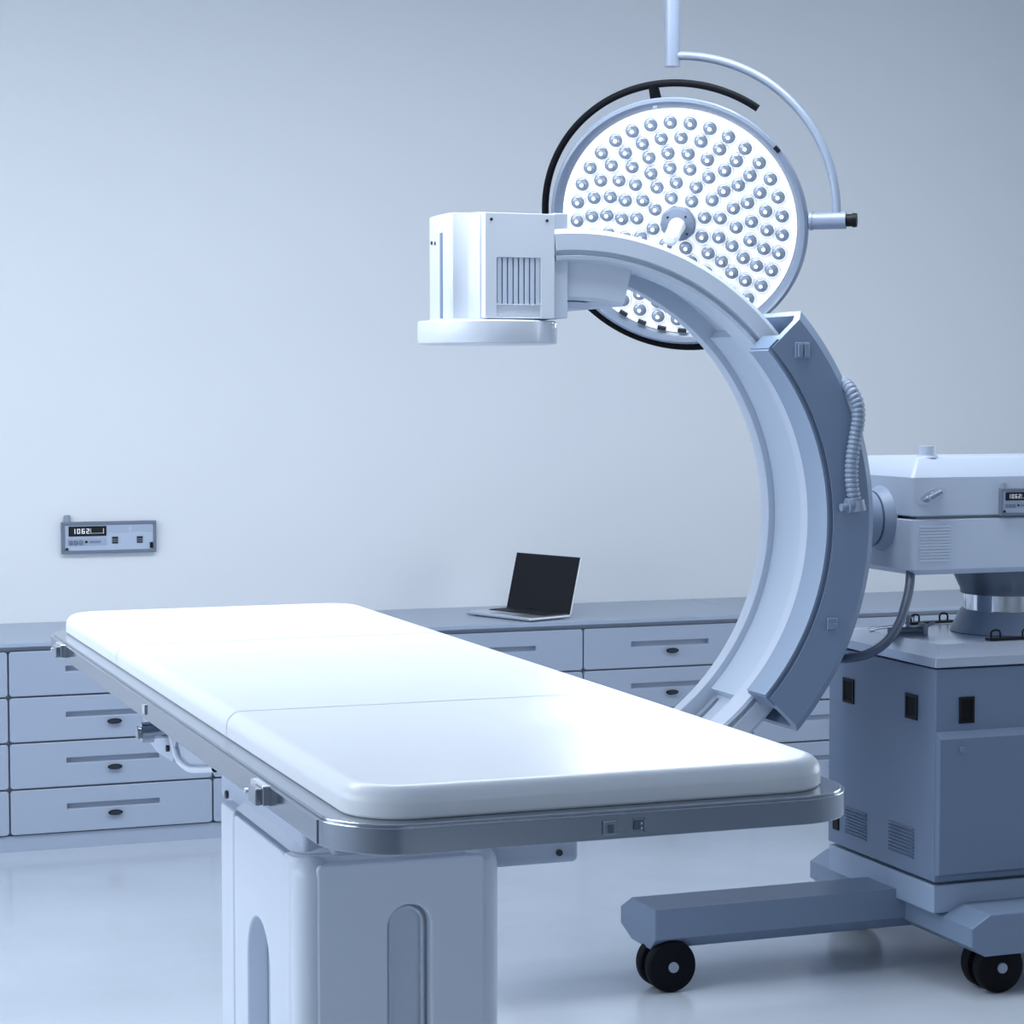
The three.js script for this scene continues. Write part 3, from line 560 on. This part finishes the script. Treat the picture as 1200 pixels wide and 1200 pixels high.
    const left = (z, y, w, h) => { const o = mesh('flush_latch', [box(x0 - 0.004, y - h, z - w, x0 + 0.002, y + h, z - w + 0.008), box(x0 - 0.004, y - h, z + w - 0.008, x0 + 0.002, y + h, z + w), box(x0 - 0.004, y - h, z - w + 0.008, x0 + 0.002, y - h + 0.008, z + w - 0.008), box(x0 - 0.004, y + h - 0.008, z - w + 0.008, x0 + 0.002, y + h, z + w - 0.008)], M.black, c); mesh('latch_paddle', box(x0 - 0.0025, y - h + 0.008, z - w + 0.008, x0 + 0.001, y + h - 0.008, z + w - 0.008), M.rubber, o); };
    left(-5.572, 0.7405, 0.031, 0.035); left(-5.223, 0.742, 0.031, 0.034);
    { const o = mesh('flush_latch', [box(3.148, 0.709, z1 - 0.002, 3.155, 0.780, z1 + 0.004), box(3.187, 0.709, z1 - 0.002, 3.194, 0.780, z1 + 0.004), box(3.155, 0.709, z1 - 0.002, 3.187, 0.716, z1 + 0.004), box(3.155, 0.773, z1 - 0.002, 3.187, 0.780, z1 + 0.004)], M.black, c); mesh('latch_paddle', box(3.155, 0.716, z1 - 0.001, 3.187, 0.773, z1 + 0.0025), M.rubber, o); }
    for (const [za, zb, ya, yb] of [[-5.585, -5.462, 0.326, 0.408], [-5.338, -5.205, 0.326, 0.414]]) { const n = 9, h = (yb - ya) / n; for (let k = 0; k < n; k++) mesh('louvre', prismZ([[x0 + 0.001, ya + k * h], [x0 - 0.006, ya + k * h + h * 0.45], [x0 - 0.006, ya + k * h + h * 0.6], [x0 + 0.001, ya + k * h + h * 0.82]], za, zb, 0.0004), M.cabinet, c); }
    mesh('cable_port', box(x0 - 0.005, 0.328, -5.655, x0 + 0.002, 0.366, -5.622, 0.001), M.black, c);
    const door = mesh('front_door', prismX([[z1, 0.30], [z1 + 0.022, 0.31], [z1 + 0.022, 0.672], [z1, 0.690]], 3.079, 3.60, 0.001), M.cabinet, c);
    mesh('door_lock', [cyl(0.008, 0.008, 0.006, V(0, 0, 1), V(3.145, 0.643, z1 + 0.024), 18)], M.cart, door);
  }
  // ---- wheeled base
  {
    const zc = -5.42;
    mesh('base_gap', box(3.11, 0.268, -5.66, 3.88, 0.287, -5.13), M.cart, t);
    mesh('base_platform', box(3.079, 0.200, -5.688, 3.91, 0.276, -5.105, 0.004), M.liner, t);
    const leg = [[-5.30, 0.145], [-5.30, 0.226], [-5.460, 0.226], [-5.535, 0.186], [-5.535, 0.140], [-5.46, 0.112], [-5.335, 0.112]];
    mesh('leg', prismX(leg, 2.355, 3.20, 0.003), M.cart, t);
    const beam = [[3.108, 0.140], [3.108, 0.190], [3.165, 0.2235], [3.80, 0.2235], [3.86, 0.190], [3.86, 0.14], [3.80, 0.112], [3.15, 0.112]];
    mesh('cross_beam', prismZ(beam, -5.86, -4.96, 0.004), M.cart, t);
    const caster = (x, z) => {
      const c = new THREE.Group(); c.name = 'caster'; c.position.set(x, 0, z); t.add(c);
      for (const s of [0.030, -0.030]) { const w = mesh('wheel', toCreasedNormals(lathe([[0, -0.021], [0.050, -0.021], [0.066, -0.017], [0.070, -0.008], [0.070, 0.008], [0.066, 0.017], [0.050, 0.021], [0, 0.021]], V(0, 0, 0), 48).rotateX(Math.PI / 2), 0.5), M.rubber, c, V(0, 0.070, s)); }
      mesh('hub_cap', cyl(0.0145, 0.0135, 0.006, V(0, 0, 1), V(0, 0.070, 0.053), 28), M.grey, c);
      mesh('caster_fork', [box(-0.012, 0.06, -0.008, 0.012, 0.115, 0.008), cyl(0.009, 0.009, 0.09, V(0, 0, 1), V(0, 0.07, 0), 14)], M.darkMetal, c);
    };
    const w = onZ(790, 1132, -5.29); caster(w.x, -5.345); caster(3.22, -5.78); caster(3.22, -5.04); caster(3.72, -5.78); caster(3.72, -5.04);
  }
  // ---- loose cable from the housing to the sleeve
  mesh('cable', tube([[1067, 670, -5.26], [1066, 685, -5.24], [1062, 705, -5.20], [1053, 732, -5.17], [1037, 754, -5.16], [1015, 767, -5.17], [992, 771.5, -5.20], [975, 771, -5.26]].map(([x, y, z]) => onZ(x, y, z)), 0.0125, 90, 14), M.cable, t);
}
function roundedRing(x0, x1, z0, z1, r, y, seg = 5) {
  const pts = [], c = [[x1 - r, z1 - r, 0], [x0 + r, z1 - r, 1], [x0 + r, z0 + r, 2], [x1 - r, z0 + r, 3]];
  for (const [x, z, q] of c) for (let i = 0; i <= seg; i++) { const a = (q + i / seg) * Math.PI / 2; pts.push(V(x + r * Math.cos(a), y, z + r * Math.sin(a))); }
  return pts;
}
function loft(rings, crease = 0.5) {                                       // closed rings bottom to top, both ends capped
  const n = rings[0].length, pos = [], idx = [];
  rings.forEach((ring) => ring.forEach((p) => pos.push(p.x, p.y, p.z)));
  for (let k = 0; k + 1 < rings.length; k++) for (let i = 0; i < n; i++) { const a = k * n + i, b = k * n + (i + 1) % n; idx.push(a, a + n, b, b, a + n, b + n); }
  for (let i = 1; i + 1 < n; i++) { idx.push(0, i, i + 1); const o = (rings.length - 1) * n; idx.push(o, o + i + 1, o + i); }
  const g = new THREE.BufferGeometry(); g.setAttribute('position', new THREE.Float32BufferAttribute(pos, 3)); g.setIndex(idx);
  const out = toCreasedNormals(g, crease);
  out.setAttribute('uv', new THREE.Float32BufferAttribute(new Float32Array(out.attributes.position.count * 2), 2));
  return out;
}

// ================================================================ things lying on the machine's cabinet lid
{
  const Y = 0.9145;
  const tray = (a, b, label, full) => {
    const t = thing('handled_tray', label, 'tray');
    const d = b.clone().sub(a); t.position.set(a.x, Y, a.z); t.rotation.y = Math.atan2(-d.z, d.x);
    const L = d.length();
    mesh('tray_body', [box(0, 0, -0.015, L, 0.007, 0.015, 0.002)], M.black, t);
    for (const x of [0.025, L - 0.035]) mesh('loop_handle', tube([V(x - 0.014, 0.006, 0), V(x - 0.014, 0.022, 0), V(x - 0.009, 0.027, 0), V(x + 0.009, 0.027, 0), V(x + 0.014, 0.022, 0), V(x + 0.014, 0.006, 0)], 0.0028, 30, 8), M.black, t);
  };
  tray(onY(1064, 732, Y), onY(1117, 729, Y), 'flat black tray with two loop handles behind the steel clamp', true);
  const q = onY(1153, 750, Y); q.z = -5.20; tray(q, q.clone().add(V(0.16, 0, 0.0)), 'flat black tray with loop handles beside the column skirt', false);
  const c = thing('steel_clamp', 'small steel clamp tool with a cross bar on the machine cabinet lid', 'clamp');
  const p = onY(1068, 744, Y); c.position.set(p.x, Y, p.z);
  mesh('clamp_body', [cyl(0.011, 0.011, 0.10, V(1, 0, 0), V(-0.02, 0.012, 0), 16), box(-0.07, 0, -0.012, 0.04, 0.006, 0.012)], M.darkMetal, c);
  mesh('clamp_jaw', [box(0.03, 0, -0.016, 0.045, 0.032, 0.016, 0.003), cyl(0.005, 0.005, 0.04, V(1, 0.3, 0), V(0.055, 0.026, 0), 10)], M.grey, c);
  mesh('clamp_spindle', [cyl(0.005, 0.005, 0.07, V(1, 0.12, 0.3), V(-0.09, 0.024, 0.0), 12), cyl(0.009, 0.009, 0.014, V(1, 0.1, 0.3), V(-0.12, 0.02, -0.01), 14)], M.chrome, c);
  mesh('clamp_post', [cyl(0.005, 0.005, 0.034, V(0, 1, 0), V(0.0, 0.03, -0.02), 12), cyl(0.012, 0.009, 0.008, V(0, 1, 0), V(0.0, 0.049, -0.02), 16), box(-0.004, 0.006, -0.024, 0.004, 0.015, -0.004)], M.grey, c);
}

// ================================================================ surgical lamp
{
  const t = thing('surgical_lamp', 'round surgical lamp with many lit lenses hanging on a curved arm', 'surgical lamp');
  const n = V(-0.530, -0.4129, 0.7407).normalize(), u = V(n.z, 0, -n.x).normalize(), w = n.clone().cross(u);
  const C = ray(794.8, 262.2).normalize().multiplyScalar(6.536).add(eye);
  t.position.copy(C);
  const head = new THREE.Group(); head.name = 'lamp_head'; t.add(head);
  head.quaternion.setFromRotationMatrix(new THREE.Matrix4().makeBasis(u, w, n));
  const q = head.quaternion;
  const turn = (g) => g.rotateX(Math.PI / 2);                 // lathe axis y -> local z (front)
  mesh('lamp_housing', turn(lathe([[0, -0.075], [0.20, -0.072], [0.31, -0.055], [0.362, -0.030], [0.376, -0.012], [0.380, 0.0], [0.378, 0.006], [0.370, 0.010], [0.366, 0.008], [0.350, -0.004], [0.346, -0.012], [0.0, -0.012]], V(0, 0, 0), 120)), M.lampShell, head);
  mesh('light_panel', turn(lathe([[0, -0.012], [0.3455, -0.012], [0.3455, -0.006], [0, -0.006]], V(0, 0, 0), 96)), M.lampPlate, head);
  // lenses in rings
  const rimG = turn(lathe([[0.0250, 0], [0.0262, 0], [0.0262, 0.002], [0.0250, 0.002]], V(0, 0, 0), 24));
  const lensG = new THREE.SphereGeometry(0.0205, 24, 12, 0, Math.PI * 2, 0, Math.PI / 2).rotateX(Math.PI / 2).scale(1, 1, 0.5);
  const dotG = new THREE.SphereGeometry(0.0058, 12, 8).scale(1, 1, 0.6);
  const rings = [[0.079, 8, 0.2], [0.124, 13, 0.1], [0.169, 18, 0.25], [0.214, 23, 0.0], [0.259, 28, 0.12], [0.304, 33, 0.05]];
  let made = 0;
  for (const [r, cnt, off] of rings) for (let k = 0; k < cnt; k++) {
    const a = off + k / cnt * Math.PI * 2, x = r * Math.cos(a), y = r * Math.sin(a);
    const l = mesh('lens', lensG, M.lens, head, V(x, y, -0.0062));
    mesh('lens_rim', rimG, M.lensRim, l, V(0, 0, 0));
    mesh('lens_core', dotG, M.lensDot, l, V(0, 0, 0.0092));
    if (made++ % 7 === 3) {
      const s = new THREE.SpotLight(COOL, LIGHT.spot, 0, 0.62, 0.85, 2);
      s.position.copy(V(x, y, -0.0015).applyQuaternion(q).add(C)); s.target.position.copy(s.position).addScaledVector(n, 3); s.shadow.radius = 0.15; s.castShadow = true;
      scene.add(s, s.target);
    }
  }
  // centre hub and handle
  mesh('hub', turn(lathe([[0, -0.006], [0.052, -0.006], [0.0525, 0.004], [0.048, 0.012], [0.030, 0.018], [0, 0.018]], V(0, 0, 0), 48)), M.lampShell, head);
  for (let k = 0; k < 4; k++) { const a = Math.PI / 4 + k * Math.PI / 2; mesh('hub_screw', cyl(0.0034, 0.0034, 0.004, V(0, 0, 1), V(0.037 * Math.cos(a), 0.037 * Math.sin(a), 0.0155), 12), M.screw, head); }
  mesh('handle', turn(lathe([[0, 0.018], [0.025, 0.018], [0.025, 0.03], [0.022, 0.06], [0.0225, 0.115], [0.020, 0.128], [0.012, 0.134], [0, 0.135]], V(0, 0, 0), 32)), M.handle, head);
  // guard ring
  const gp = []; for (let i = 0; i <= 60; i++) { const a = THREE.MathUtils.degToRad(53 + 250 * i / 60); gp.push(V(0.408 * Math.cos(a), 0.408 * Math.sin(a), -0.043)); }
  const g = mesh('guard_ring', tube(gp, 0.0105, 160, 14), M.rubber, head);
  mesh('ring_end_cap', [cyl(0.0105, 0.0105, 0.003, V(-Math.sin(0.925), Math.cos(0.925), 0), gp[0], 16)], M.rubber, g);
  for (const deg of [97, 190, 284]) { const a = THREE.MathUtils.degToRad(deg), c = V(Math.cos(a), Math.sin(a), 0); mesh('ring_mount', cyl(0.017, 0.014, 0.05, c, V(c.x * 0.386, c.y * 0.386, -0.043), 16), M.rubber, g); }
  for (const deg of [36]) { const a = THREE.MathUtils.degToRad(deg); mesh('bezel_clip', box(-0.006, -0.010, 0, 0.006, 0.010, 0.006), M.black, head, V(0.3735 * Math.cos(a), 0.3735 * Math.sin(a), 0.005)).rotation.z = a; }
  mesh('bezel_notch', box(-0.006, -0.010, 0, 0.006, 0.010, 0.0015), M.housing, head, V(0.362 * Math.cos(1.68), 0.362 * Math.sin(1.68), 0.002));
  for (let k = 0; k < 7; k++) { const a = THREE.MathUtils.degToRad(236 + k * 10.5); const b = mesh('edge_clip', box(-0.013, -0.006, 0, 0.013, 0.006, 0.010, 0.002), M.screw, head, V(0.337 * Math.cos(a), 0.337 * Math.sin(a), -0.006)); b.rotation.z = a + Math.PI / 2; }
  // yoke pivot, arm and drop tube (plane through the lamp centre, spanned by u and the vertical)
  const at = (a, b) => u.clone().multiplyScalar(a).add(V(0, b, 0));
  mesh('yoke_pivot', [cyl(0.0245, 0.0245, 0.105, u, at(0.435, 0), 32), cyl(0.027, 0.027, 0.008, u, at(0.388, 0), 32)], M.lampShell, t);
  mesh('pivot_knob', [cyl(0.018, 0.018, 0.018, u, at(0.497, 0), 24), cyl(0.021, 0.0195, 0.012, u, at(0.512, 0), 24)], M.black, t);
  const arm = []; for (let i = 0; i <= 30; i++) { const a = Math.PI / 2 * i / 30; arm.push(at(-0.015 + 0.475 * Math.cos(a), 0.02 + 0.465 * Math.sin(a))); }
  mesh('curved_arm', tube(arm, 0.0125, 90, 16), M.lampShell, t);
  mesh('drop_tube', [cyl(0.0225, 0.0225, TOP - C.y - 0.458, V(0, 1, 0), V(at(-0.02, 0).x, (TOP - C.y + 0.458) / 2, at(-0.02, 0).z), 36), cyl(0.0235, 0.0235, 0.006, V(0, 1, 0), V(at(-0.02, 0).x, 0.457, at(-0.02, 0).z), 36)], M.lampShell, t);
  mesh('ceiling_flange', lathe([[0, -0.04], [0.05, -0.04], [0.10, -0.012], [0.11, 0], [0, 0]], V(at(-0.02, 0).x, TOP - C.y, at(-0.02, 0).z), 40), M.lampShell, t);
}

renderer.render(scene, camera);
